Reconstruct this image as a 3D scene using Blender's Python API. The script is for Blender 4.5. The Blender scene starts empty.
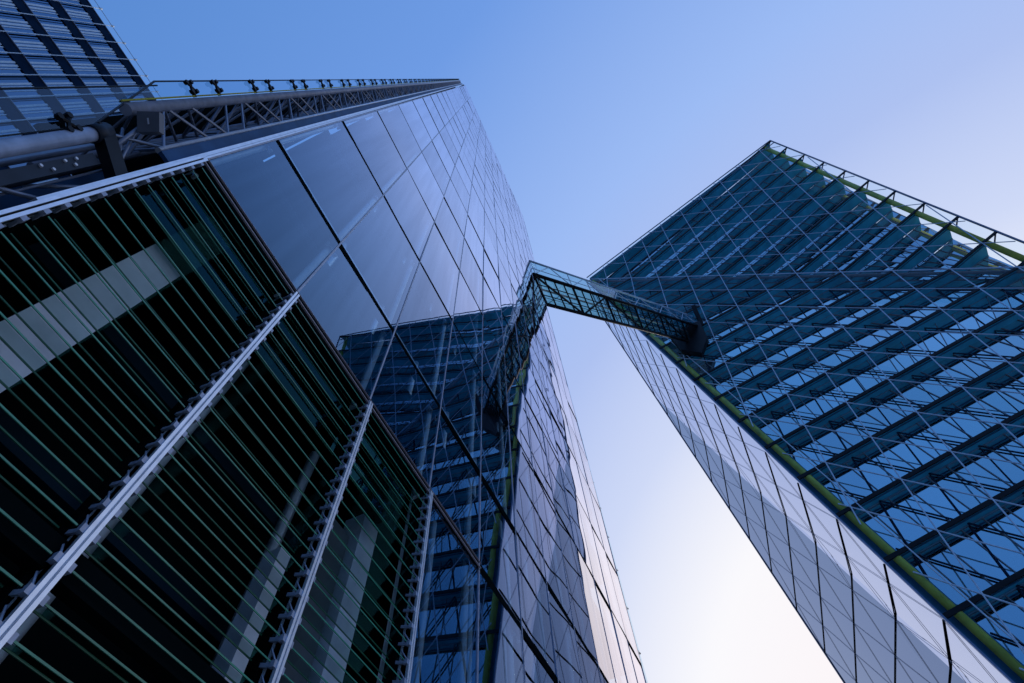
import bpy, math, random
from mathutils import Vector, Matrix
random.seed(7)
S = bpy.context.scene
V = Vector

# ------------------------------------------------------------------ camera
EYE = V((0, 0, 1.6))
AX = Matrix(((0.40849034, 0.8120937, 0.41670069),
             (-0.91157403, 0.3862551, 0.14085374),
             (-0.04656633, -0.43739092, 0.89806501)))     # columns: right, down, forward
FOC = 540.0
cam_data = bpy.data.cameras.new("camera")
cam = bpy.data.objects.new("camera", cam_data)
S.collection.objects.link(cam)
r_, d_, f_ = AX.col[0], AX.col[1], AX.col[2]
cam.matrix_world = Matrix(((r_[0], -d_[0], -f_[0], EYE[0]), (r_[1], -d_[1], -f_[1], EYE[1]),
                           (r_[2], -d_[2], -f_[2], EYE[2]), (0, 0, 0, 1)))
cam_data.sensor_width = 36; cam_data.lens = 36 * FOC / 1024
cam_data.clip_start = 0.05; cam_data.clip_end = 6000
S.camera = cam

# ------------------------------------------------------------------ sky and light
def lin(c):
    c = c / 255.0
    return c / 12.92 if c <= 0.04045 else ((c + 0.055) / 1.055) ** 2.4
def rgb(r, g, b): return (lin(r), lin(g), lin(b), 1)

world = bpy.data.worlds.new("World"); S.world = world; world.use_nodes = True
nt = world.node_tree; nt.nodes.clear()
out = nt.nodes.new('ShaderNodeOutputWorld'); bg = nt.nodes.new('ShaderNodeBackground')
sky = nt.nodes.new('ShaderNodeTexSky'); sky.sky_type = 'NISHITA'; sky.sun_disc = False
SUN_EL, SUN_AZ = math.radians(7), math.radians(6)        # azimuth measured from +X towards +Y
sky.sun_elevation = SUN_EL; sky.sun_rotation = math.radians(90) - SUN_AZ
tc = nt.nodes.new('ShaderNodeTexCoord')
dot = nt.nodes.new('ShaderNodeVectorMath'); dot.operation = 'DOT_PRODUCT'
g = V((0.90, -0.40, 0.15)); dot.inputs[1].default_value = g
nt.links.new(tc.outputs['Generated'], dot.inputs[0])
mr = nt.nodes.new('ShaderNodeMapRange'); mr.inputs['From Min'].default_value = -1; mr.inputs['From Max'].default_value = 1
nt.links.new(dot.outputs['Value'], mr.inputs['Value'])
ramp = nt.nodes.new('ShaderNodeValToRGB'); ramp.color_ramp.interpolation = 'EASE'
stops = [(-1.0, (40, 85, 165)), (-0.3, (91, 141, 213)), (0.08, (112, 157, 230)), (0.42, (158, 189, 246)),
         (0.57, (175, 195, 243)), (0.72, (208, 219, 249)), (0.84, (252, 251, 255)), (0.92, (253, 247, 250)), (1.0, (255, 228, 222))]
el = ramp.color_ramp.elements
while len(el) > 1: el.remove(el[-1])
for n_, (s_, c_) in enumerate(stops):
    e = el[0] if n_ == 0 else el.new((s_ + 1) / 2)
    e.position = (s_ + 1) / 2; e.color = rgb(*c_)
ramp.color_ramp.interpolation = 'LINEAR'
nt.links.new(mr.outputs[0], ramp.inputs[0])
sc = nt.nodes.new('ShaderNodeVectorMath'); sc.operation = 'SCALE'; sc.inputs['Scale'].default_value = 0.1
nt.links.new(sky.outputs[0], sc.inputs[0])
mx = nt.nodes.new('ShaderNodeMix'); mx.data_type = 'RGBA'; mx.inputs[0].default_value = 0.02
nt.links.new(ramp.outputs[0], mx.inputs[6]); nt.links.new(sc.outputs[0], mx.inputs[7])
nt.links.new(mx.outputs[2], bg.inputs['Color']); bg.inputs['Strength'].default_value = 1.0
nt.links.new(bg.outputs[0], out.inputs[0])

sun_d = bpy.data.lights.new("sun", 'SUN'); sun_d.energy = 1.6; sun_d.angle = math.radians(6); sun_d.color = (1, 0.86, 0.72)
sun = bpy.data.objects.new("sun", sun_d); S.collection.objects.link(sun)
sd = V((math.cos(SUN_EL) * math.cos(SUN_AZ), math.cos(SUN_EL) * math.sin(SUN_AZ), math.sin(SUN_EL)))
sun.rotation_euler = sd.to_track_quat('Z', 'Y').to_euler()
S.view_settings.view_transform = 'Standard'; S.view_settings.look = 'None'
S.view_settings.exposure = 0; S.view_settings.gamma = 1
S.render.resolution_x = 1024; S.render.resolution_y = 683
S.cycles.max_bounces = 14; S.cycles.transparent_max_bounces = 40; S.cycles.glossy_bounces = 6

# ------------------------------------------------------------------ materials
MATS = {}
def mat(name, col, rough=0.5, metal=0.0, vary=0.15, scale=3.0, bump=0.0, spec=0.5):
    m = bpy.data.materials.new(name); m.use_nodes = True; t = m.node_tree
    b = t.nodes['Principled BSDF']; b.inputs['Roughness'].default_value = rough; b.inputs['Metallic'].default_value = metal
    b.inputs['Specular IOR Level'].default_value = spec
    c = t.nodes.new('ShaderNodeTexCoord'); n = t.nodes.new('ShaderNodeTexNoise'); n.inputs['Scale'].default_value = scale
    n.inputs['Detail'].default_value = 6; t.links.new(c.outputs['Object'], n.inputs['Vector'])
    r = t.nodes.new('ShaderNodeValToRGB'); r.color_ramp.elements[0].position = 0.3; r.color_ramp.elements[1].position = 0.7
    r.color_ramp.elements[0].color = (*[x * (1 - vary) for x in col], 1); r.color_ramp.elements[1].color = (*[min(1, x * (1 + vary)) for x in col], 1)
    t.links.new(n.outputs['Fac'], r.inputs[0]); t.links.new(r.outputs[0], b.inputs['Base Color'])
    if bump:
        bp = t.nodes.new('ShaderNodeBump'); bp.inputs['Strength'].default_value = bump
        t.links.new(n.outputs['Fac'], bp.inputs['Height']); t.links.new(bp.outputs[0], b.inputs['Normal'])
    MATS[name] = m; return m

def glass(name, trans, refl, ior=1.6, gain=1.0, base=0.0, rough=0.0, wave=0.0, wscale=0.5, graze=None):
    """coated pane: Fresnel mix of a tinted see-through and a mirror, with the slow waviness of real panes"""
    m = bpy.data.materials.new(name); m.use_nodes = True; t = m.node_tree; t.nodes.clear()
    o = t.nodes.new('ShaderNodeOutputMaterial'); mixs = t.nodes.new('ShaderNodeMixShader')
    tr = t.nodes.new('ShaderNodeBsdfTransparent'); tr.inputs[0].default_value = (*trans, 1)
    gl = t.nodes.new('ShaderNodeBsdfGlossy'); gl.inputs['Color'].default_value = (*refl, 1); gl.inputs['Roughness'].default_value = rough
    fr = t.nodes.new('ShaderNodeFresnel'); fr.inputs['IOR'].default_value = ior
    ml = t.nodes.new('ShaderNodeMath'); ml.operation = 'MULTIPLY_ADD'; ml.use_clamp = True
    ml.inputs[1].default_value = gain; ml.inputs[2].default_value = base
    geo = t.nodes.new('ShaderNodeNewGeometry')          # both faces of a thin pane reflect alike
    io = t.nodes.new('ShaderNodeMapRange'); io.inputs['To Min'].default_value = ior; io.inputs['To Max'].default_value = 1 / ior
    t.links.new(geo.outputs['Backfacing'], io.inputs['Value']); t.links.new(io.outputs[0], fr.inputs['IOR'])
    if wave:
        c = t.nodes.new('ShaderNodeTexCoord'); n = t.nodes.new('ShaderNodeTexNoise'); n.inputs['Scale'].default_value = wscale
        n.inputs['Detail'].default_value = 1.0; n.inputs['Roughness'].default_value = 0.4
        t.links.new(c.outputs['Object'], n.inputs['Vector'])
        bp = t.nodes.new('ShaderNodeBump'); bp.inputs['Strength'].default_value = 1.0; bp.inputs['Distance'].default_value = wave
        t.links.new(n.outputs['Fac'], bp.inputs['Height']); t.links.new(bp.outputs[0], gl.inputs['Normal'])
    oi = t.nodes.new('ShaderNodeObjectInfo'); vr = t.nodes.new('ShaderNodeMapRange')
    vr.inputs['To Min'].default_value = 0.86; vr.inputs['To Max'].default_value = 1.08
    vm = t.nodes.new('ShaderNodeMath'); vm.operation = 'MULTIPLY'; vm.use_clamp = True
    t.links.new(oi.outputs['Random'], vr.inputs['Value']); t.links.new(vr.outputs[0], vm.inputs[0])
    t.links.new(fr.outputs[0], ml.inputs[0]); t.links.new(ml.outputs[0], vm.inputs[1]); t.links.new(vm.outputs[0], mixs.inputs[0])
    t.links.new(tr.outputs[0], mixs.inputs[1]); t.links.new(gl.outputs[0], mixs.inputs[2]); t.links.new(mixs.outputs[0], o.inputs[0])
    if graze:                                            # the coating's tint washes out towards grazing view
        g0 = t.nodes.new('ShaderNodeMapRange'); g0.inputs['From Min'].default_value = 0.08; g0.inputs['From Max'].default_value = 0.36
        gm = t.nodes.new('ShaderNodeMix'); gm.data_type = 'RGBA'; gm.inputs[6].default_value = (*refl, 1); gm.inputs[7].default_value = (*graze, 1)
        t.links.new(fr.outputs[0], g0.inputs['Value']); t.links.new(g0.outputs[0], gm.inputs[0]); t.links.new(gm.outputs[2], gl.inputs['Color'])
    if graze:                                            # run-off streaks down the panes
        cs = t.nodes.new('ShaderNodeTexCoord'); mp = t.nodes.new('ShaderNodeMapping'); mp.inputs['Scale'].default_value = (5, 5, 0.22)
        ns = t.nodes.new('ShaderNodeTexNoise'); ns.inputs['Scale'].default_value = 1.0; ns.inputs['Detail'].default_value = 5
        mr2 = t.nodes.new('ShaderNodeMapRange'); mr2.inputs['From Min'].default_value = 0.35; mr2.inputs['From Max'].default_value = 0.65
        mr2.inputs['To Min'].default_value = 0.93; mr2.inputs['To Max'].default_value = 1.04
        t.links.new(cs.outputs['Object'], mp.inputs[0]); t.links.new(mp.outputs[0], ns.inputs['Vector']); t.links.new(ns.outputs['Fac'], mr2.inputs['Value'])
        m3 = t.nodes.new('ShaderNodeMath'); m3.operation = 'MULTIPLY'; m3.use_clamp = True
        t.links.new(vm.outputs[0], m3.inputs[0]); t.links.new(mr2.outputs[0], m3.inputs[1]); t.links.new(m3.outputs[0], mixs.inputs[0])
    MATS[name] = m; return m

M = MATS
mat('silver', (0.82, 0.85, 0.90), 0.35, 0.6, 0.12, 8)
mat('steel_mid', (0.23, 0.26, 0.33), 0.4, 0.4, 0.15, 6)
mat('steel_pale', (0.36, 0.39, 0.47), 0.4, 0.2, 0.2, 9)
mat('steel_blue', (0.18, 0.25, 0.36), 0.45, 0.3, 0.15, 4)
mat('cable', (0.62, 0.76, 0.86), 0.45, 0.0, 0.1, 4)
mat('black', (0.006, 0.007, 0.009), 0.5, 0, 0.3, 6, spec=0.2)
mat('dark_steel', (0.018, 0.024, 0.034), 0.5, 0.2, 0.3, 5, spec=0.3)
mat('deck', (0.06, 0.58, 0.74), 0.55, 0.2, 0.2, 0.6)
mat('interior', (0.006, 0.022, 0.035), 0.8, 0, 0.4, 0.4, spec=0.1)
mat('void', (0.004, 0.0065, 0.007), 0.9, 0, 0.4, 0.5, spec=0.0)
mat('green_paint', (0.60, 0.58, 0.07), 0.45, 0.0, 0.25, 0.9)
mat('concrete', (0.78, 0.76, 0.78), 0.85, 0, 0.18, 2.5, 0.25)
mat('concrete_dark', (0.10, 0.115, 0.125), 0.9, 0, 0.25, 1.5, 0.25)
mat('bronze', (0.36, 0.30, 0.31), 0.45, 0.1, 0.1, 6)
mat('louvre_edge', (0.05, 0.27, 0.15), 0.25, 0.0, 0.3, 4)
mat('louvre_dark', (0.02, 0.13, 0.06), 0.3, 0.0, 0.3, 4)
mat('box_grey', (0.14, 0.15, 0.17), 0.5, 0.1, 0.1, 6)
mat('frame_white', (0.85, 0.87, 0.92), 0.35, 0.1, 0.06, 5)
mat('white', (0.8, 0.8, 0.82), 0.4)
mat('navy_gloss', (0.02, 0.075, 0.17), 0.6, 0.0, 0.3, 2, spec=0.2)
mat('navy', (0.010, 0.028, 0.06), 0.9, 0, 0.2, 2, spec=0.0)
mat('pale_strip', (0.26, 0.42, 0.54), 0.5, 0, 0.1, 2)
mat('deck_dark', (0.02, 0.16, 0.28), 0.5, 0.1, 0.2, 1)
mat('paving', (0.30, 0.30, 0.29), 0.8, 0, 0.2, 0.7, 0.1)
mat('ground', (0.22, 0.22, 0.22), 0.8, 0, 0.25, 0.6, 0.1)
mat('blind', (0.22, 0.25, 0.36), 0.6, 0, 0.1, 2)
mat('plaster', (0.17, 0.19, 0.2), 0.9, 0, 0.2, 1)
mat('orange', (0.6, 0.12, 0.02), 0.4)
glass('pane', (0.64, 0.80, 0.86), (0.37, 0.68, 1.0), 1.55, 2.0, 0.02, 0.0, 0.005, 0.42, (0.94, 0.89, 0.96))
glass('pane_inner', (0.04, 0.08, 0.12), (0.86, 0.97, 1.0), 1.9, 0.6, 0.75, 0.01, 0.003, 0.3)
glass('skin', (0.90, 0.97, 0.98), (0.7, 0.85, 0.95), 1.25, 0.35, 0.0, 0.0)
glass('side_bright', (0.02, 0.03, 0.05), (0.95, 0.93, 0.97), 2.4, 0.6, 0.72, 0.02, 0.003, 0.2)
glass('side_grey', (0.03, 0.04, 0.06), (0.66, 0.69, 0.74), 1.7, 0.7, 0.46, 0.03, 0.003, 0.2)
glass('louvre', (0.78, 0.87, 0.86), (0.10, 0.36, 0.26), 1.4, 1.2, 0.10, 0.08)
glass('fin', (0.55, 0.72, 0.82), (0.8, 0.9, 1.0), 1.45, 1.0, 0.03, 0.0)
glass('bridge_glass', (0.62, 0.80, 0.84), (0.8, 0.92, 1.0), 1.45, 0.9, 0.03, 0.0)
glass('bridge_floor', (0.40, 0.62, 0.62), (0.7, 0.9, 0.9), 1.45, 0.9, 0.02, 0.02)
glass('head', (0.05, 0.10, 0.12), (0.12, 0.5, 0.75), 1.6, 0.8, 0.03)
glass('far_pane', (0.05, 0.07, 0.1), (0.42, 0.66, 0.95), 1.8, 1.2, 0.2, 0.03, 0.004, 0.6)

# ------------------------------------------------------------------ mesh helpers
class MB:
    def __init__(s): s.v = []; s.f = []
    def poly(s, pts):
        n = len(s.v); s.v += [V(p) for p in pts]; s.f.append(tuple(range(n, n + len(pts)))); return s
    def prism(s, pts, off):
        """closed plate: outline pts, thickness vector off"""
        n = len(s.v); k = len(pts); off = V(off)
        s.v += [V(p) for p in pts] + [V(p) + off for p in pts]
        s.f.append(tuple(range(n, n + k))); s.f.append(tuple(reversed(range(n + k, n + 2 * k))))
        for a in range(k):
            b = (a + 1) % k; s.f.append((n + b, n + a, n + k + a, n + k + b))
        return s
    def tube(s, p, q, r, n=8, caps=True):
        p, q = V(p), V(q); d = q - p
        if d.length < 1e-5: return s
        d.normalize(); u = d.orthogonal().normalized(); w = d.cross(u); b = len(s.v)
        for c in (p, q):
            for a in range(n):
                t = 2 * math.pi * a / n; s.v.append(c + u * (r * math.cos(t)) + w * (r * math.sin(t)))
        for a in range(n):
            c = (a + 1) % n; s.f.append((b + a, b + c, b + n + c, b + n + a))
        if caps: s.f.append(tuple(reversed(range(b, b + n)))); s.f.append(tuple(range(b + n, b + 2 * n)))
        return s
    def bar(s, p, q, w, h, up=(0, 0, 1)):
        """rectangular bar, w across, h along 'up'"""
        p, q = V(p), V(q); d = (q - p)
        if d.length < 1e-5: return s
        d.normalize(); side = d.cross(V(up)).normalized(); u2 = side.cross(d).normalized()
        a = side * (w / 2); b = u2 * (h / 2)
        return s.prism([p - a - b, p + a - b, p + a + b, p - a + b], q - p)
    def box(s, x0, x1, y0, y1, z0, z1):
        return s.prism([(x0, y0, z0), (x1, y0, z0), (x1, y1, z0), (x0, y1, z0)], (0, 0, z1 - z0))
    def build(s, name, m, parent=None, smooth=False):
        me = bpy.data.meshes.new(name); me.from_pydata([tuple(v) for v in s.v], [], s.f); me.update()
        if smooth:
            for p in me.polygons: p.use_smooth = len(p.vertices) == 4
        me.materials.append(M[m]); o = bpy.data.objects.new(name, me); S.collection.objects.link(o)
        if parent: o.parent = parent; o.matrix_parent_inverse = parent.matrix_world.inverted() if False else Matrix.Identity(4)
        return o

def thing(name, label, cat, group=None):
    o = bpy.data.objects.new(name, None); S.collection.objects.link(o)
    o['label'] = label; o['category'] = cat
    if group: o['group'] = group
    return o

def sight(px, py): return (AX @ V(((px - 512) / FOC, (py - 341) / FOC, 1))).normalized()
def on_plane(px, py, n, p0):
    """the point of plane (n, p0) seen at a pixel"""
    r = sight(px, py); n = V(n); t = n.dot(V(p0) - EYE) / n.dot(r); return EYE + r * t

class Parts:
    """keeps the first 100 pieces (given nearest first) as parts, the rest as one 'stuff' part"""
    def __init__(s, name, m, parent, cap=100): s.n, s.m, s.p, s.cap, s.l = name, m, parent, cap, []
    def add(s, mb): s.l.append(mb)
    def finish(s):
        def key(mb):
            c = sum(mb.v, V((0, 0, 0))) / len(mb.v)
            ex = max((v - c).length for v in mb.v); return -(ex / (c - EYE).length)
        s.l.sort(key=key); outl = []
        for mb in s.l[:s.cap]: outl.append(mb.build(s.n, s.m, s.p))
        if s.l[s.cap:]:
            r = MB()
            for mb in s.l[s.cap:]:
                b = len(r.v); r.v += mb.v; r.f += [tuple(x + b for x in f) for f in mb.f]
            o = r.build(s.n, s.m, s.p); o['kind'] = 'stuff'
        return outl

# ------------------------------------------------------------------ ground
gr = MB().poly([(-3000, -3000, 0), (3000, -3000, 0), (3000, 3000, 0), (-3000, 3000, 0)]).build('ground', 'ground'); gr['kind'] = 'structure'
pv = MB().poly([(-30, -60, .004), (38, -60, .004), (38, 2.4, .004), (-30, 2.4, .004)]).build('pavement', 'paving'); pv['kind'] = 'structure'

# ================================================================== TOWER ONE (left)
T1 = thing('glass_tower', 'left glass tower, mirroring grid facade above green glass louvres, lattice truss up its corner', 'tower')
A1 = V((1.59884, 0, 0.0)); B1 = V((0.0099, -0.0128, 3.7359)); O1 = V((-0.4905, 2.9016, 4.187 + 1.6))
def F(i, k, out=0.0): return O1 + A1 * i + B1 * k + V((0, -out, 0))
NI = 12
ks = [-1.56, -0.56, 0.44] + list(range(1, 21)) + [20.55]
panes = Parts('glass_panel', 'pane', T1, 100)
joints = Parts('floor_joint', 'black', T1); mull = []
GAPK = 0.045
for a in range(len(ks) - 1):
    k0, k1 = ks[a], ks[a + 1]
    for i in range(NI):
        if k1 <= 0.441 and i < 3: continue
        gx = 0.010
        gk = 0.018 if i >= 1 else 0.018
        t = [random.gauss(0, 1) * 0.006 for _ in range(4)]
        p = [F(i + gx, k0 + gk, t[0]), F(i + 1 - gx, k0 + gk, t[1]), F(i + 1 - gx, k1 - gk, t[2]), F(i + gx, k1 - gk, t[3])]
        # split on the diagonal is avoided by keeping the pane planar: the 4th corner follows the other three
        p[3] = p[0] + (p[2] - p[1])
        panes.add(MB().poly(p))
panes.finish()
# floor joints: dark recessed slots the whole width
for k in ks[1:-1]:
    th = 0.13
    i0 = 0
    mb = MB(); p, q = F(i0, k, -0.05), F(NI, k, -0.05)
    mb.bar(p, q, 0.10, 0.17)
    mb.build('floor_joint', 'void', T1)
    if k == 0.44:
        mb = MB(); mb.bar(F(0, k, .03) + V((0, 0, -.06)), F(4, k, .03) + V((0, 0, -.06)), 0.02, 0.014); mb.bar(F(0, k, .03) + V((0, 0, .03)), F(4, k, .03) + V((0, 0, .03)), 0.02, 0.006)
        mb.build('trim_rail', 'bronze', T1)
# vertical joints: thin dark fins with round posts just behind the glass
for i in range(NI + 1):
    k0 = 0.44 if i < 3 else -1.56
    mb = MB().bar(F(i, k0, -0.004), F(i, 20.55, -0.004), 0.026, 0.03, (0, 1, 0)); mb.build('mullion', 'steel_pale', T1)
    mb = MB().tube(F(i, -1.56 if i > 2 else 0.44, -0.22), F(i, 20.5, -0.22), 0.055, 10); mb.build('facade_post', 'silver', T1, True)
for i in range(1, NI):
    if i % 1 == 0:
        mb = MB().tube(F(i + .35, -1.56, -1.25), F(i + .35, 20.5, -1.25), 0.07, 8); mb.build('inner_column', 'silver', T1, True)
# bright frames seen through the lowest panes
for i in range(0, 4):
    MB().bar(F(i + .06, 1, -.05) + V((0, 0, .17)), F(i + .94, 1, -.05) + V((0, 0, .17)), .03, .10).build('inner_frame', 'frame_white', T1)
    MB().bar(F(i, 1, -.06) + V((-.13, 0, .15)), F(i, 1, -.06) + V((-.13, 0, 1.3)), .07, .03).build('inner_frame', 'frame_white', T1)
# spider fittings behind the corners of the nearer panes
fit = Parts('glass_fitting', 'silver', T1, 60)
for k in [0.44] + list(range(1, 7)):
    for i in range(0, 8):
        c = F(i, k, -0.10); mb = MB()
        for sx in (-1, 1):
            for sz in (-1, 1):
                e = c + V((sx * .10, .03, sz * .13)); mb.tube(c, e, 0.009, 5); mb.tube(e + V((0, .01, 0)), e + V((0, -.05, 0)), 0.022, 6)
        fit.add(mb)
fit.finish()
# body behind the skin
y0 = 2.9
body = MB()
body.box(-0.3, 18.6, y0 + 2.1, y0 + 22, 0, 82.2)
body.build('inner_wall', 'interior', T1)
for k in ks:
    z = F(0, k)[2]
    if z > 0.3 and k > 0.5:
        MB().box(-0.44, 18.7, y0 + 0.35, y0 + 2.1, z - 0.14, z + 0.10).build('floor_slab', 'interior', T1)
MB().box(-0.47, 18.75, y0 - 0.12, y0 + 22, 82.55, 82.75).build('roof', 'dark_steel', T1)
# right-hand edge: end glazing, projecting rods and a thin edge line
MB().poly([F(NI, -1.56) + V((.02, .02, 0)), F(NI, -1.56) + V((.02, 22, 0)), F(NI, 20.55) + V((.02, 22, 0)), F(NI, 20.55) + V((.02, .02, 0))]).build('end_glazing', 'pane', T1)
rods = Parts('edge_rod', 'dark_steel', T1, 40)
for n_ in range(44):
    z = 3 + n_ * 1.83
    c = V((F(NI, 0)[0] + 0.01, y0 + .02, z))
    mb = MB().tube(c, c + V((.42, 0, 0)), 0.02, 6).tube(c + V((.42, -.03, -.05)), c + V((.42, .03, .07)), 0.05, 6); rods.add(mb)
rods.finish()
MB().poly([(F(NI, 0)[0] + .06, y0 + .01, 1), (F(NI, 0)[0] + .44, y0 + .01, 1), (F(NI, 0)[0] + .44, y0 - .2, 82.4), (F(NI, 0)[0] + .06, y0 - .2, 82.4)]).build('edge_screen', 'fin', T1)

# ---- louvre bays
LZ0, LZ1 = 0.9, F(0, .44)[2] - 0.12
blades = Parts('louvre_blade', 'louvre', T1, 100)
arms = Parts('louvre_bracket', 'steel_pale', T1, 100)
z = LZ1 - 0.05; row = 0
while z > LZ0:
    for i in range(3):
        a, b = F(i, 0)[0] + .07, F(i + 1, 0)[0] - .07
        yb = y0 - 0.02
        th = 0.012
        # tilted glass blade: outer edge lower
        dz = 0.065; dep = 0.165
        mb = MB().poly([(a, yb, z), (b, yb, z), (b, yb + dep, z + dz), (a, yb + dep, z + dz)]); blades.add(mb)
        if True:
            for x, sg in ((a - .03, 1), (b + .03, -1)):
                am = MB().bar((x, yb - .01, z - .01), (x, yb + dep, z + dz - .02), 0.018, 0.03); am.box(x - .018, x + .018, yb - .04, yb, z - .03, z + .02).tube((x, yb - .03, z + .01), (x, yb + .05, z + .13), .007, 5); arms.add(am)
    z -= 0.19; row += 1
bl = blades.finish(); arms.finish()
# pale ground edge of every blade, a strip along its outer rim
z = LZ1 - 0.05; rims = Parts('blade_rim', 'louvre_edge', T1, 100)
while z > LZ0:
    for i in range(3):
        a, b = F(i, 0)[0] + .07, F(i + 1, 0)[0] - .07
        rims.add(MB().box(a, b, y0 - .032, y0 - .026, z - .001, z + .010))
    z -= 0.19
rims.finish()
z = LZ1 - 0.05; back = Parts('blade_back_rim', 'louvre_dark', T1, 100)
while z > LZ0:
    for i in range(3):
        a, b = F(i, 0)[0] + .07, F(i + 1, 0)[0] - .07
        back.add(MB().box(a, b, y0 + .145, y0 + .152, z + .060, z + .070))
    z -= 0.19
back.finish()
for i in range(3):
    a, b = F(i, 0)[0] + .06, F(i + 1, 0)[0] - .06
    MB().poly([(a, y0 + .40, LZ1 - .5), (b, y0 + .40, LZ1 - .5), (b, y0 + .30, LZ1 + .12), (a, y0 + .30, LZ1 + .12)]).build('head_glazing', 'head', T1)
# silver channel posts between the louvre bays
for i in range(0, 4):
    x = F(i, 0)[0]
    mb = MB().box(x - .030, x - .007, y0 - .07, y0 + .05, 0.0, LZ1 + .08).box(x + .007, x + .030, y0 - .07, y0 + .05, 0.0, LZ1 + .08).box(x - .03, x + .03, y0 - .04, y0 + .02, 0.0, LZ1 + .07)
    mb.build('channel_post', 'silver', T1)
    MB().box(x - .05, x + .05, y0 + .08, y0 + .2, 0, LZ1).build('louvre_carrier', 'void', T1)
# dark room behind the louvres
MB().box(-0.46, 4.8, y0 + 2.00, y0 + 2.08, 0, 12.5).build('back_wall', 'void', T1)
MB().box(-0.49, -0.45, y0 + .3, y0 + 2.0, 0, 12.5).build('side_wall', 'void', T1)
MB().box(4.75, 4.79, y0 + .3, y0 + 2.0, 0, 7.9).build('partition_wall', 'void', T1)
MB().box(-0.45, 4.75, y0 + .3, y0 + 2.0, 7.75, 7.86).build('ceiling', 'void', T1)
MB().box(0.0, 0.36, 3.5, 3.8, 0, 6.85).build('concrete_column', 'concrete', T1)
MB().box(2.93, 3.13, 3.6, 3.8, 0, 5.6).build('concrete_column', 'concrete', T1)
MB().box(3.98, 4.30, 3.6, 3.9, 0, 7.05).build('concrete_column', 'concrete', T1)
MB().box(3.50, 3.90, 3.68, 3.8, 0, 6.6).build('concrete_wall', 'concrete_dark', T1)

for z_, y_, h_ in ((3.3, 4.35, .16), (5.2, 4.5, .2), (6.4, 4.2, .14)):
    MB().box(-0.44, 4.7, y_, y_ + .2, z_, z_ + h_).build('room_beam', 'interior', T1)
for x_ in (): MB().tube((x_, 4.6, 0.2), (x_, 4.6, 7.7), .05, 8).build('room_pipe', 'steel_mid', T1, True)
# ---- corner truss climbing the left edge
MB().box(-0.66, -0.50, y0 + .02, y0 + .06, 6.9, 82).build('corner_panel', 'navy_gloss', T1)
x = F(0, 0)[0]
MB().box(x - .055, x - .02, y0 - .03, y0 + .05, 5.2, 82.5).box(x - .015, x + .005, y0 - .04, y0 + .0, 0.5, 82.5).build('corner_rail', 'silver', T1)
tr = MB().tube((-.69, 3.0, 7.0), (-.69, 3.0, 82), .028, 10).build('corner_truss', 'silver', T1, True)
MB().tube((-1.075, 3.0, 6.95), (-1.075, 3.0, 82), .055, 14).build('truss_chord', 'steel_pale', tr, True)
MB().tube((-1.145, 2.98, 6.95), (-1.145, 2.98, 82), .009, 8).build('chord_stripe', 'green_paint', tr, True)
MB().tube((-.95, 3.75, 6.5), (-.95, 3.75, 82), .04, 10).build('truss_chord', 'steel_mid', tr, True)
MB().tube((-.78, 3.35, 6.5), (-.78, 3.35, 82), .03, 10).build('truss_chord', 'steel_mid', tr, True)
MB().box(-1.36, -.55, 3.95, 4.0, 7.2, 82).build('truss_backing', 'void', tr)
dg = Parts('truss_brace', 'steel_mid', tr, 60)
z = 7.1; n_ = 0
cA, cB, cC, cD = (-.69, 3.0), (-1.075, 3.0), (-.95, 3.75), (-.78, 3.35)
while z < 81:
    st = 0.95
    P = lambda c, zz: V((c[0], c[1], zz))
    e = st / 2
    for a, b in ((cA, cB), (cB, cC), (cA, cC), (cD, cB)):
        if (n_ % 2): a, b = b, a
        dg.add(MB().tube(P(a, z), P(b, z + e), .016, 6)); dg.add(MB().tube(P(b, z + e), P(a, z + st), .016, 6))
    dg.add(MB().tube(P(cB, z), P(cC, z), .014, 6))
    z += st; n_ += 1
dg.finish()
# glass fin with dark clamps
MB().poly([(-1.16, 2.99, 6.95), (-1.31, 2.99, 7.7), (-1.31, 2.99, 82), (-1.16, 2.99, 82)]).build('glass_fin', 'fin', T1)
MB().tube((-1.312, 2.99, 7.7), (-1.312, 2.99, 82), .009, 6).tube((-1.312, 2.99, 7.7), (-0.95, 2.99, 6.3), .010, 6).build('fin_rail', 'dark_steel', T1)
cl = Parts('fin_clamp', 'black', T1, 60)
z = 8.3
while z < 78:
    mb = MB(); c = V((-1.235, 2.96, z))
    mb.tube(c + V((-.05, 0, -.05)), c + V((.05, 0, .05)), .014, 6).tube(c + V((-.05, 0, .05)), c + V((.05, 0, -.05)), .014, 6)
    for sx, sz in ((-1, -1), (1, 1), (-1, 1), (1, -1)): mb.tube(c + V((sx * .05, -.02, sz * .05)), c + V((sx * .05, .02, sz * .05)), .024, 7)
    mb.tube(c, c + V((.10, .03, 0)), .02, 6); cl.add(mb)
    z += .62 if len(cl.l) % 2 else 1.15
cl.finish()
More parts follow.
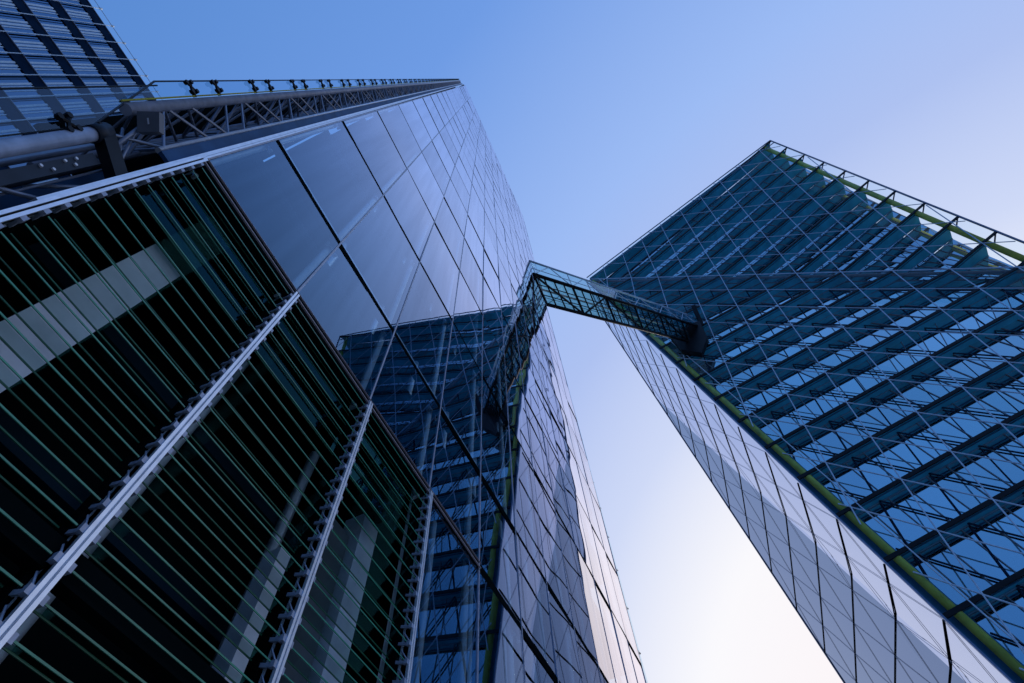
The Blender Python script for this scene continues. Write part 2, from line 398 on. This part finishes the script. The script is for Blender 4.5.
# lower storey of the corner: big tube, light beam, struts, glass guard
lt = MB().tube((-.86, 3.0, 1.5), (-.91, 3.0, 6.35), .058, 18).build('corner_tube', 'steel_pale', T1, True)
MB().tube((-.91, 3.0, 6.3), (-.915, 3.0, 6.5), .072, 18).build('tube_collar', 'dark_steel', lt, True)
lb = MB().box(-.78, -.69, 3.02, 3.14, 2.0, 6.2).build('light_beam', 'dark_steel', T1)
for zz in (4.15, 4.65, 5.15, 5.62, 5.86, 5.98):
    MB().tube((-.76, 3.02, zz), (-.76, 3.005, zz), .012, 8).build('bulkhead_light', 'white', lb)
for zz in (5.7, 5.93): MB().tube((-.72, 3.02, zz), (-.72, 3.005, zz), .012, 8).build('bulkhead_light', 'white', lb)
MB().bar((-.95, 3.0, 6.48), (-.50, 3.02, 6.22), .10, .14).build('cross_beam', 'black', T1)
MB().bar((-1.0, 3.2, 6.85), (-.50, 3.22, 6.55), .06, .10).build('cross_beam', 'black', T1)
for p, q, r in (((-.75, 3.1, 2.6), (-.52, 3.3, 3.4), .014), ((-.52, 3.3, 3.5), (-.74, 3.1, 4.2), .014), ((-.74, 3.3, 4.3), (-.53, 3.4, 4.9), .012),
                ((-.66, 3.1, 2.5), (-.66, 3.1, 6.4), .010), ((-.58, 3.2, 2.5), (-.58, 3.2, 6.4), .010), ((-.90, 3.3, 2.5), (-.90, 3.3, 7.0), .03),
                ((-.70, 3.05, 3.6), (-.52, 3.3, 4.3), .018), ((-.52, 3.3, 4.4), (-.72, 3.05, 5.1), .018), ((-.70, 3.05, 5.2), (-.52, 3.2, 5.75), .018), ((-.70, 3.2, 5.6), (-.5, 3.1, 6.3), .016),
                ((-.93, 3.0, 6.4), (-.72, 3.1, 7.3), .015), ((-.98, 3.1, 7.2), (-.62, 3.1, 6.4), .016), ((-.8, 3.0, 6.5), (-1.05, 3.05, 7.6), .018), ((-.6, 3.1, 6.4), (-.95, 3.1, 6.9), .013)):
    MB().tube(p, q, r, 8).build('corner_strut', 'steel_mid', T1, True)
MB().box(-.74, -.50, 3.5, 3.54, 1.5, 7.2).build('corner_glazing', 'navy_gloss', T1)
MB().poly([(-.96, 2.99, 2.0), (-1.27, 2.99, 2.0), (-1.27, 2.99, 7.6), (-.98, 2.99, 6.4)]).build('glass_guard', 'fin', T1)
MB().tube((-1.272, 2.99, 2), (-1.272, 2.99, 7.7), .008, 6).tube((-.97, 2.98, 2.), (-.97, 2.98, 6.3), .006, 6).build('guard_rail', 'black', T1)
for zz in (4.35, 6.1):
    c = V((-1.0, 2.96, zz)); mb = MB()
    mb.tube(c + V((-.05, 0, -.05)), c + V((.05, 0, .05)), .016, 6).tube(c + V((-.05, 0, .05)), c + V((.05, 0, -.05)), .016, 6)
    for sx, sz in ((-1, -1), (1, 1), (-1, 1), (1, -1)): mb.tube(c + V((sx * .05, -.02, sz * .05)), c + V((sx * .05, .02, sz * .05)), .026, 7)
    mb.build('fin_clamp', 'black', T1)

# equipment box
bx = thing('equipment_box', 'small dark grey metal box at the lower end of the corner truss', 'box')
BC = EYE + sight(148, 121) * 6.1
MB().prism([BC - r_ * .10 - d_ * .092, BC + r_ * .10 - d_ * .086, BC + r_ * .10 + d_ * .092, BC - r_ * .096 + d_ * .092], f_ * .07).build('housing', 'box_grey', bx)
MB().bar(BC - f_ * .004 - d_ * .03, BC - f_ * .004 + d_ * .025 + r_ * .008, .014, .003, f_).build('badge', 'white', bx)
MB().bar(BC + f_ * .10 - r_ * .1, BC + f_ * .16 - r_ * .22, .06, .06).build('bracket', 'black', bx)

# ================================================================== TOWER TWO (right)
T2 = thing('glass_tower', 'right blue glass tower wrapped in a triangular lattice with yellow-green edge tubes', 'tower')
UPZ = V((0, 0, 1.6))
aL = V((0.11379336, 4.56854503, -0.83910812)); bL = V((0.09437828, 0.8523905, -5.02316765)); oL = V((38.51561593, -38.38796709, 99.74415406)) + UPZ
F0 = oL + bL * 7
bU = V((0.98280769, 0.59187541, -5.19914392)); aU = bU + (aL - bL); oU = F0 - bU * 7
def PL(i, k): return oL + aL * i + bL * k
def PU(i, k): return oU + aU * i + bU * k
nL = aL.cross(bL).normalized(); nU = aU.cross(bU).normalized()
if nL.x > 0: nL = -nL
if nU.x > 0: nU = -nU
Vt = V((39.34, -2.86, 97.19)) + UPZ; Vb = V((40.28, -14.09, 18.42)) + UPZ           # outer verge line
vd = (Vb - Vt).normalized()
def verge_at_z(z): return Vt + vd * ((z - Vt.z) / vd.z)
def clip(p, q, tests):
    t0, t1 = 0.0, 1.0
    for f in tests:
        a, b = f(p), f(q)
        if a < 0 and b < 0: return None
        if a < 0: t0 = max(t0, a / (a - b))
        elif b < 0: t1 = min(t1, a / (a - b))
    if t1 - t0 < 1e-4: return None
    return p + (q - p) * t0, p + (q - p) * t1
vin = nL.cross(vd).normalized()
if vin.y > 0: vin = -vin                                              # in the L plane, away from the verge
def t_verge(off=0.0): return lambda X: (X - Vt).dot(vin) - off
fd = (aL - bL).normalized()
fin_ = nL.cross(fd).normalized()
if fin_.z > 0: fin_ = -fin_
def t_fold_L(X): return (X - F0).dot(fin_)
fU = nU.cross(fd).normalized()
if fU.z < 0: fU = -fU
def t_fold_U(X): return (X - F0).dot(fU)
Bt = V((30.66, -43.42, 102.85)) + UPZ; Fe = V((38.19, -46.3, 54.45)) + UPZ; At = V((39.2, -3.2, 98.0)) + UPZ
def edge_test(P, Q, n, inside, off=0.0):
    d = (Q - P).normalized(); m = n.cross(d).normalized()
    if (inside - P).dot(m) < 0: m = -m
    return lambda X: (X - P).dot(m) - off
insU = PU(0, 4)
def t_roof(off=0.0): return edge_test(At, Bt, nU, insU, off)
def t_far(off=0.0): return edge_test(Bt, Fe, nU, insU, off)
t_right = lambda off=0.0: (lambda X: X.y + 52 - off)
t_ground = lambda X: X.z - 0.2
def far_L(off=0.0):      # on L the far edge runs on down from where it meets the fold
    return lambda X: X.y + 50.5 - off
INW = V((0.985, -0.15, 0)).normalized()
def depth(P):            # the inner wall steps back further in the upper right
    d = (P - F0).dot(fU)
    return 1.15 + 0.45 * math.exp(min(0, d) / 10) + 0.55 * max(0.0, min(1.0, d / 4))

far_taper = edge_test(Bt + (At - Bt).normalized() * .5, Fe + (At - Bt).normalized() * 1.7, nU, insU)
# polyline of each floor line k on the skin
def floor_line(k, offv=0.0, offf=0.0):
    left = None
    c = clip(PL(12, k), PL(-8, k), [t_verge(offv), t_fold_L, far_L(offf), t_ground])
    pts = []
    if c: pts += [c[0], c[1]]
    if k < 10.5:
        c2 = clip(PU(7 - k, k), PU(-9, k), [t_roof(), t_far(offf) if not offf else far_taper])
        if c2 and (c2[1] - c2[0]).length > .2:
            if pts: pts = [pts[0], c2[0], c2[1]]
            else: pts = [c2[0], c2[1]]
    return pts if len(pts) >= 2 else None
KF = list(range(-1, 22))
lines = {}
for k in KF:
    l = floor_line(k)
    if l: lines[k] = l
inner_lines = {}
for k in KF:
    l = floor_line(k, .8, 1.9)
    if l: inner_lines[k] = l
for k, l in lines.items():
    mb = MB()
    for p, q in zip(l[:-1], l[1:]): mb.bar(p - nL * .05, q - nL * .05, 0.14, 0.34)
    mb.build('floor_edge', 'black', T2)
for k, l in inner_lines.items():
    mb = MB()
    for p, q in zip(l[:-1], l[1:]):
        mb.prism([p + INW * .12, q + INW * .12, q + INW * depth(q), p + INW * depth(p)], (0, 0, 0.10))
    g_ = mb.build('walkway', 'deck', T2)
    mb = MB()
    for p, q in zip(l[:-1], l[1:]):
        mb.bar(p + INW * (depth(p) - .12) + V((0, 0, -.06)), q + INW * (depth(q) - .12) + V((0, 0, -.05)), 0.06, 0.09)
    mb.build('walkway_beam', 'pale_strip', g_)
    mb = MB()
    for p, q in zip(l[:-1], l[1:]):
        mb.bar(p + INW * .45 + V((0, 0, -.05)), q + INW * .45 + V((0, 0, -.05)), 0.06, 0.10)
    mb.build('edge_beam', 'deck_dark', g_)
# lattice of thin tubes
TL = [t_verge(0.9), t_fold_L, far_L(), t_ground]; TU = [t_roof(0.3), t_fold_U, t_far(0.25)]
for i in range(-8, 13):
    mb = MB()
    c = clip(PL(i, -6), PL(i, 30), TL)
    if c: mb.tube(c[0], c[1], .062, 6)
    c = clip(PU(i, -6), PU(i, 30), TU)
    if c: mb.tube(c[0], c[1], .062, 6)
    if mb.v: mb.build('lattice_tube', 'cable', T2)
for s_ in range(-2, 30):
    mb = MB()
    c = clip(PL(s_ + 12, -12), PL(s_ - 30, 30), TL) if s_ >= 7 else clip(PU(s_ + 12, -12), PU(s_ - 30, 30), TU)
    if c: mb.tube(c[0], c[1], .058 if s_ != 7 else .10, 6)
    if mb.v: mb.build('lattice_tube', 'cable', T2)
for h_ in [x_ + .5 for x_ in range(-8, 13)]:
    c = clip(PL(h_, -6), PL(h_, 30), [t_verge(1.6), t_fold_L, far_L(2), t_ground])
    if c: MB().tube(c[0] + INW * (depth(c[0]) - .2), c[1] + INW * (depth(c[1]) - .2), .075, 6).build('inner_brace', 'navy', T2)
for h_ in [x_ + .5 for x_ in range(7, 28)]:
    c = clip(PL(h_ + 12, -12), PL(h_ - 30, 30), [t_verge(1.6), t_fold_L, far_L(2), t_ground])
    if c: MB().tube(c[0] + INW * (depth(c[0]) - .2), c[1] + INW * (depth(c[1]) - .2), .075, 6).build('inner_brace', 'navy', T2)
# broad fold beam just inside the skin
c = clip(F0 + fd * -60, F0 + fd * 60, [t_verge(.6), far_L(1.0)])
MB().tube(c[0] + INW * .5 + V((0, 0, -.15)), c[1] + INW * .5 + V((0, 0, -.15)), .20, 10).build('fold_beam', 'bronze', T2, True)
# verge: outer line, green tube, inner hanging line
vA, vB = Vt, verge_at_z(0.0)
MB().bar(vA, vB, .13, .16, nL).build('verge_rail', 'steel_blue', T2)
MB().tube(vA + vin * .95 + INW * .35 + vd * 1.2, vB + vin * .95 + INW * .35, .30, 16).build('edge_tube', 'green_paint', T2, True)
MB().tube(vA + vin * 2.0 + vd * 1.5, vB + vin * 2.0, .055, 6).build('lattice_tube', 'cable', T2)
MB().poly([vA + vin * .12 + INW * .8, vB + vin * .12 + INW * .8, vB + vin * 1.5 + INW * .9, vA + vin * 1.5 + INW * .9]).build('tube_backing', 'deck_dark', T2)
# far edge and roof edge
MB().bar(At, Bt, .12, .16, nU).build('roof_rail', 'steel_mid', T2)
dn = (Fe - Bt).normalized()
rp = [At + vin * .4, Bt + (At - Bt).normalized() * .8]
MB().prism([rp[0] + dn * .35 + INW * .2, rp[1] + dn * .35 + INW * .2, rp[1] + dn * .35 + INW * 2.2, rp[0] + dn * .35 + INW * 2.2], (0, 0, .12)).build('roof_deck', 'deck', T2)
MB().bar(At + dn * 1.4 - (At - Bt).normalized() * .2, Bt + dn * 1.4, .10, .14, nU).build('roof_rail', 'steel_mid', T2)
Fx = Bt + (Fe - Bt) * 1.35
MB().bar(Bt, Fx, .16, .2, nU).build('far_rail', 'steel_mid', T2)
ein = -(Bt - At).normalized()
MB().tube(Bt + ein * 1.5 + INW * .4 + dn * .3, Fx + ein * 1.5 + INW * .4, .34, 16).build('edge_tube', 'green_paint', T2, True)
pst = Parts('edge_post', 'dark_steel', T2, 40)
for k in range(0, 13):
    l = lines.get(k)
    if l and k < 11:
        e = l[-1]; pst.add(MB().bar(e + ein * .1, e + ein * 1.2 + INW * .3 + dn * .9, .12, .12))
pst.finish()
# glazing: outer skin and the inner facade
def skin_poly(pts, name): MB().poly(pts).build(name, 'skin', T2)
foldL = clip(F0 + fd * -80, F0 + fd * 80, [t_verge(0), far_L(0)])
skin_poly([foldL[0] + nL * .02, foldL[1] + nL * .02, V((foldL[1].x + .8, -50.5, 0.3)), verge_at_z(.3)], 'glass_skin')
skin_poly([At, Bt, Fx, foldL[1], foldL[0]] if (foldL[0] - At).length < (foldL[1] - At).length else [At, Bt, Fx, foldL[0], foldL[1]], 'glass_skin')
ip = Parts('window_pane', 'pane_inner', T2, 100); im = Parts('window_mullion', 'bronze', T2, 100)
def resample(l, n1, n2):
    pts = []
    if len(l) == 2: segs = [(l[0], l[1], n1 + n2)]
    else: segs = [(l[0], l[1], n1), (l[1], l[2], n2)]
    for p, q, n in segs:
        for a in range(n): pts.append(p + (q - p) * (a / n))
    pts.append(l[-1]); return pts
for k in range(-1, 21):
    a, b = inner_lines.get(k), inner_lines.get(k + 1)
    if not a or not b: continue
    n = 10
    l1 = (a[1] - a[0]).length if len(a) == 3 else 40
    n1 = max(1, min(n - 1, round(l1 / 4.4)))
    A_ = resample(a, n1, n - n1); B_ = resample(b, n1, n - n1)
    for j in range(n):
        o = lambda P: P + INW * (depth(P) - .03)
        q = [o(A_[j]), o(A_[j + 1]), o(B_[j + 1]) + V((0, 0, .1)), o(B_[j]) + V((0, 0, .1))]
        ip.add(MB().poly([q[3], q[2], q[1], q[0]]))
        for u in range(2):
            t = u / 2
            im.add(MB().bar(q[0] + (q[1] - q[0]) * t - INW * .05, q[3] + (q[2] - q[3]) * t - INW * .05, .06, .08, INW))
ip.finish(); im.finish()

# side: bright upper facet and grey lower facet
xd = V((1, -0.02, 0)); nF1 = xd.cross(vd).normalized()
K1 = on_plane(656.5, 398, nF1, Vt); K2 = on_plane(973.7, 671.6, nF1, Vt); Q1 = on_plane(603.5, 318, nF1, Vt)
kd = (K2 - K1).normalized()
d2 = V((11.3, 1.2, 0)).normalized(); nF2 = d2.cross(kd).normalized()
S2 = on_plane(845, 683, nF2, K1)
sdv = (S2 - K1).normalized()
def at_z(P, d, z): return P + d * ((z - P.z) / d.z)
Kz = at_z(K1, kd, 0)
# keep the fold clear of the verge near the ground
zf = 0.0
if Kz.x < verge_at_z(0).x + 1.0: Kz = V((verge_at_z(0).x + 1.0, Kz.y, 0))
Sz = at_z(K1, sdv, 0)
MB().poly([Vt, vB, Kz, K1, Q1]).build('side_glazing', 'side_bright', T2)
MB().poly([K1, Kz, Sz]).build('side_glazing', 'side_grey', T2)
def side_pts(z, lift=0.03):
    """verge, fold and silhouette points of the side at height z"""
    v = verge_at_z(z); l1 = V((0, lift, 0))
    if z > K1.z:
        t = (Q1 - Vt).normalized()
        # silhouette of the bright facet between Q1 and K1
        e = at_z(Q1, (K1 - Q1).normalized(), z) if z < Q1.z else at_z(Vt, (Q1 - Vt).normalized(), z)
        return [v + l1, e + l1]
    f = at_z(K1, (Kz - K1).normalized(), z); e = at_z(K1, sdv, z)
    return [v + l1, f + l1, e + l1]
for k, l in lines.items():
    z = l[0].z
    if z > Vt.z - .5 or z < 1: continue
    pts = side_pts(z); mb = MB()
    for a, b in zip(pts[:-1], pts[1:]):
        s0 = a + (b - a) * (.06 if a is pts[0] else 0); mb.bar(s0, b, .04, .13)
    mb.build('side_floor_line', 'void', T2)
sl = Parts('side_lattice', 'steel_mid', T2, 100)
zs = sorted([l[0].z for l in lines.values() if 1 < l[0].z < Vt.z - .5])
for z0_, z1_ in zip(zs[:-1], zs[1:]):
    a, b = side_pts(z0_, .03), side_pts(z1_, .03)
    def along(pts, x):
        for p, q in zip(pts[:-1], pts[1:]):
            if p.x <= x <= q.x: return p + (q - p) * ((x - p.x) / (q.x - p.x))
        return None
    st = 4.6
    ph = 0
    for m_ in range(0, 9):
        for dx in (-st / 2, st / 2):
            idx = zs.index(z0_); x0 = 40.5 + m_ * st + (idx % 2) * st / 2
            p, q = along(a, x0), along(b, x0 + dx)
            if p and q: sl.add(MB().tube(p, q, .017, 5))
sl.finish()
MB().bar(K1, Sz, .1, .2, nF2).build('side_rail', 'steel_mid', T2)
MB().bar(Q1, K1, .1, .2, nF1).build('side_rail', 'steel_mid', T2)
MB().bar(Vt, Q1, .1, .2, nF1).build('side_rail', 'steel_mid', T2)
# plate added behind the upper facet to block light, and the dark core
core_and_light_block = MB()
ya = -50.0
ib = INW * 3.4
MB().prism([At + ib + vin * 1.5 - dn * 1.2, Bt + ib + ein * 2.5 - dn * .6, Fx + ib + ein * 4, foldL[1] + ib + ein * 4, foldL[0] + ib + vin * 1.5] if (foldL[0] - At).length < (foldL[1] - At).length else [At + ib + vin * 1.5 - dn * 1.2, Bt + ib + ein * 2.5 - dn * .6, Fx + ib + ein * 4, foldL[0] + ib, foldL[1] + ib], INW * .3).build('core_and_light_block', 'interior', T2)
core_and_light_block.prism([V((43.2, -16.5, 0)), V((62, -16.5, 0)), V((62, ya + 5, 0)), V((43.2, ya + 5, 0))], (0, 0, 84)).build('core_and_light_block', 'interior', T2)

# ================================================================== SKYBRIDGE
BR = thing('skybridge', 'narrow glazed steel footbridge with a dark gridded underside linking the two glass towers', 'bridge')
nT = V((0, 1, 0)); PT = F(0, 11)
P1 = on_plane(533.3, 273.7, nT, PT); P2 = on_plane(545.5, 298.5, nT, PT); P3 = on_plane(530, 261.5, nT, PT)
Q1b = on_plane(701, 326.6, nL, F0)
wv = V((P2.x - P1.x, 0, 0)); hv = V((-.25, 0, P3.z - P1.z)); L = Q1b - P1
Q1b = P1 + L; n_b = 15
def bp(t, u, h): return P1 + L * t + wv * u + hv * h
for u in (0, 1):
    MB().tube(bp(0, u, 0), bp(1, u, 0), .17, 8).build('bottom_chord', 'black', BR, True)
    MB().tube(bp(0, u, 1), bp(1, u, 1), .10, 8).build('top_chord', 'cable', BR, True)
    MB().tube(bp(0, u, .45), bp(1, u, .45), .035, 6).build('handrail', 'cable', BR, True)
for a in range(25):
    t = a / 24
    MB().tube(bp(t, 0, 0), bp(t, 1, 0), .07 if a % 4 else .12, 6).build('floor_rib', 'black', BR)
    if a % 4 == 0: MB().tube(bp(t, 0, 1), bp(t, 1, 1), .05, 6).build('roof_rib', 'steel_mid', BR)
for u in (.33, .67): MB().tube(bp(0, u, 0), bp(1, u, 0), .05, 6).build('floor_rib', 'black', BR)
MB().tube(bp(0, .5, .06), bp(1, .5, .06), .05, 6).build('cable_tray', 'bronze', BR)
for a in range(6):
    t, t2 = a / 6, (a + 1) / 6
    MB().tube(bp(t, a % 2, -.02), bp(t2, 1 - a % 2, -.02), .10, 6).build('floor_brace', 'black', BR)
    tm = (t + t2) / 2
    for u in (0, 1):
        MB().tube(bp(t, u, 0), bp(tm, u, 1), .045, 6).tube(bp(tm, u, 1), bp(t2, u, 0), .045, 6).build('side_brace', 'cable', BR)
for u in (0, 1):
    MB().poly([bp(0, u, 0), bp(1, u, 0), bp(1, u, 1), bp(0, u, 1)]).build('side_glazing', 'bridge_glass', BR)
MB().poly([bp(0, 0, 1), bp(1, 0, 1), bp(1, 1, 1), bp(0, 1, 1)]).build('roof_glazing', 'bridge_glass', BR)
MB().poly([bp(0, 0, .05), bp(1, 0, .05), bp(1, 1, .05), bp(0, 1, .05)]).build('floor_glazing', 'bridge_floor', BR)
# portal and hanging frame where it meets the right tower
pt = MB().prism([bp(.86, 0, -.02), bp(1.0, 0, -.02), bp(1.0, 1.15, -.02), bp(.86, 1.0, -.02)], (0, 0, .35)).build('portal', 'black', BR)
E1 = bp(1, 0, 0); MB().prism([E1 + V((-.9, -.1, .3)), E1 + V((-.9, 4.4, .3)), E1 + V((-.8, 4.2, -4.6)), E1 + V((-.8, 2.4, -7.0)), E1 + V((-.8, 0.5, -4.2))], (.8, 0, 0)).build('portal_wall', 'black', BR)
MB().bar(E1 + V((-.2, -.2, 0)), E1 + V((-1.6, -.6, 3.4)), .45, .45).build('portal_fin', 'black', BR)

# ================================================================== TOWER THREE (far, top left)
T3 = thing('office_tower', 'distant dark blue office tower at the top left with dark banded floors', 'tower')
YS = 28.0; sc3 = YS / 40.0; ZT = 78.9 * sc3 + 1.6
X0, X1 = -62 * sc3, -4 * sc3; cw = 2.02 * sc3; fh = 5.75 * sc3
MB().box(X0, X1, YS + .5, YS + 14, 0, ZT - .1).build('body', 'interior', T3)
wp = Parts('window', 'far_pane', T3, 100); bd = Parts('window_blind', 'blind', T3, 100)
nfl = 9
for fl in range(nfl):
    zt = ZT - .25 - fl * fh; zb = zt - fh
    MB().box(X0, X1, YS - .12, YS + .5, zt - .27 * fh, zt).build('spandrel', 'navy', T3)
    MB().box(X0, X1, YS - .22, YS - .05, zt - .08, zt - .02).build('ledge', 'steel_mid', T3)
    x = -26.13 * sc3 + 8 * cw; x = x - cw * 24
    c = 0
    while x < X1:
        if x > X0:
            wz = zb + .02; wt = zt - .28 * fh
            wp.add(MB().poly([(x + .06, YS - .04, wz), (x + cw - .06, YS - .04, wz), (x + cw - .06, YS - .04, wt), (x + .06, YS - .04, wt)]))
            for s_ in range(3):
                zz = wz + (wt - wz) * (.18 + .3 * s_)
        x += cw
wp.finish()
# vertical rods and slat bands
x = -26.13 * sc3 - cw * 16
while x < X1:
    if x > X0:
        MB().tube((x, YS - .35, 10), (x, YS - .35, ZT + .75), .035, 6).tube((x, YS - .35, ZT + .35), (x, YS - .35, ZT + .62), .09, 6).build('facade_rod', 'cable', T3)
        for off in (.28, .45, .62, .85):
            MB().box(x + cw * off, x + cw * off + (.14 if off < .5 else .07), YS - .075, YS - .045, ZT - nfl * fh, ZT - .3).build('slat', 'cable', T3)
    x += cw
MB().tube((X0, YS - .35, ZT + .42), (X1, YS - .35, ZT + .42), .025, 6).build('roof_wire', 'cable', T3)
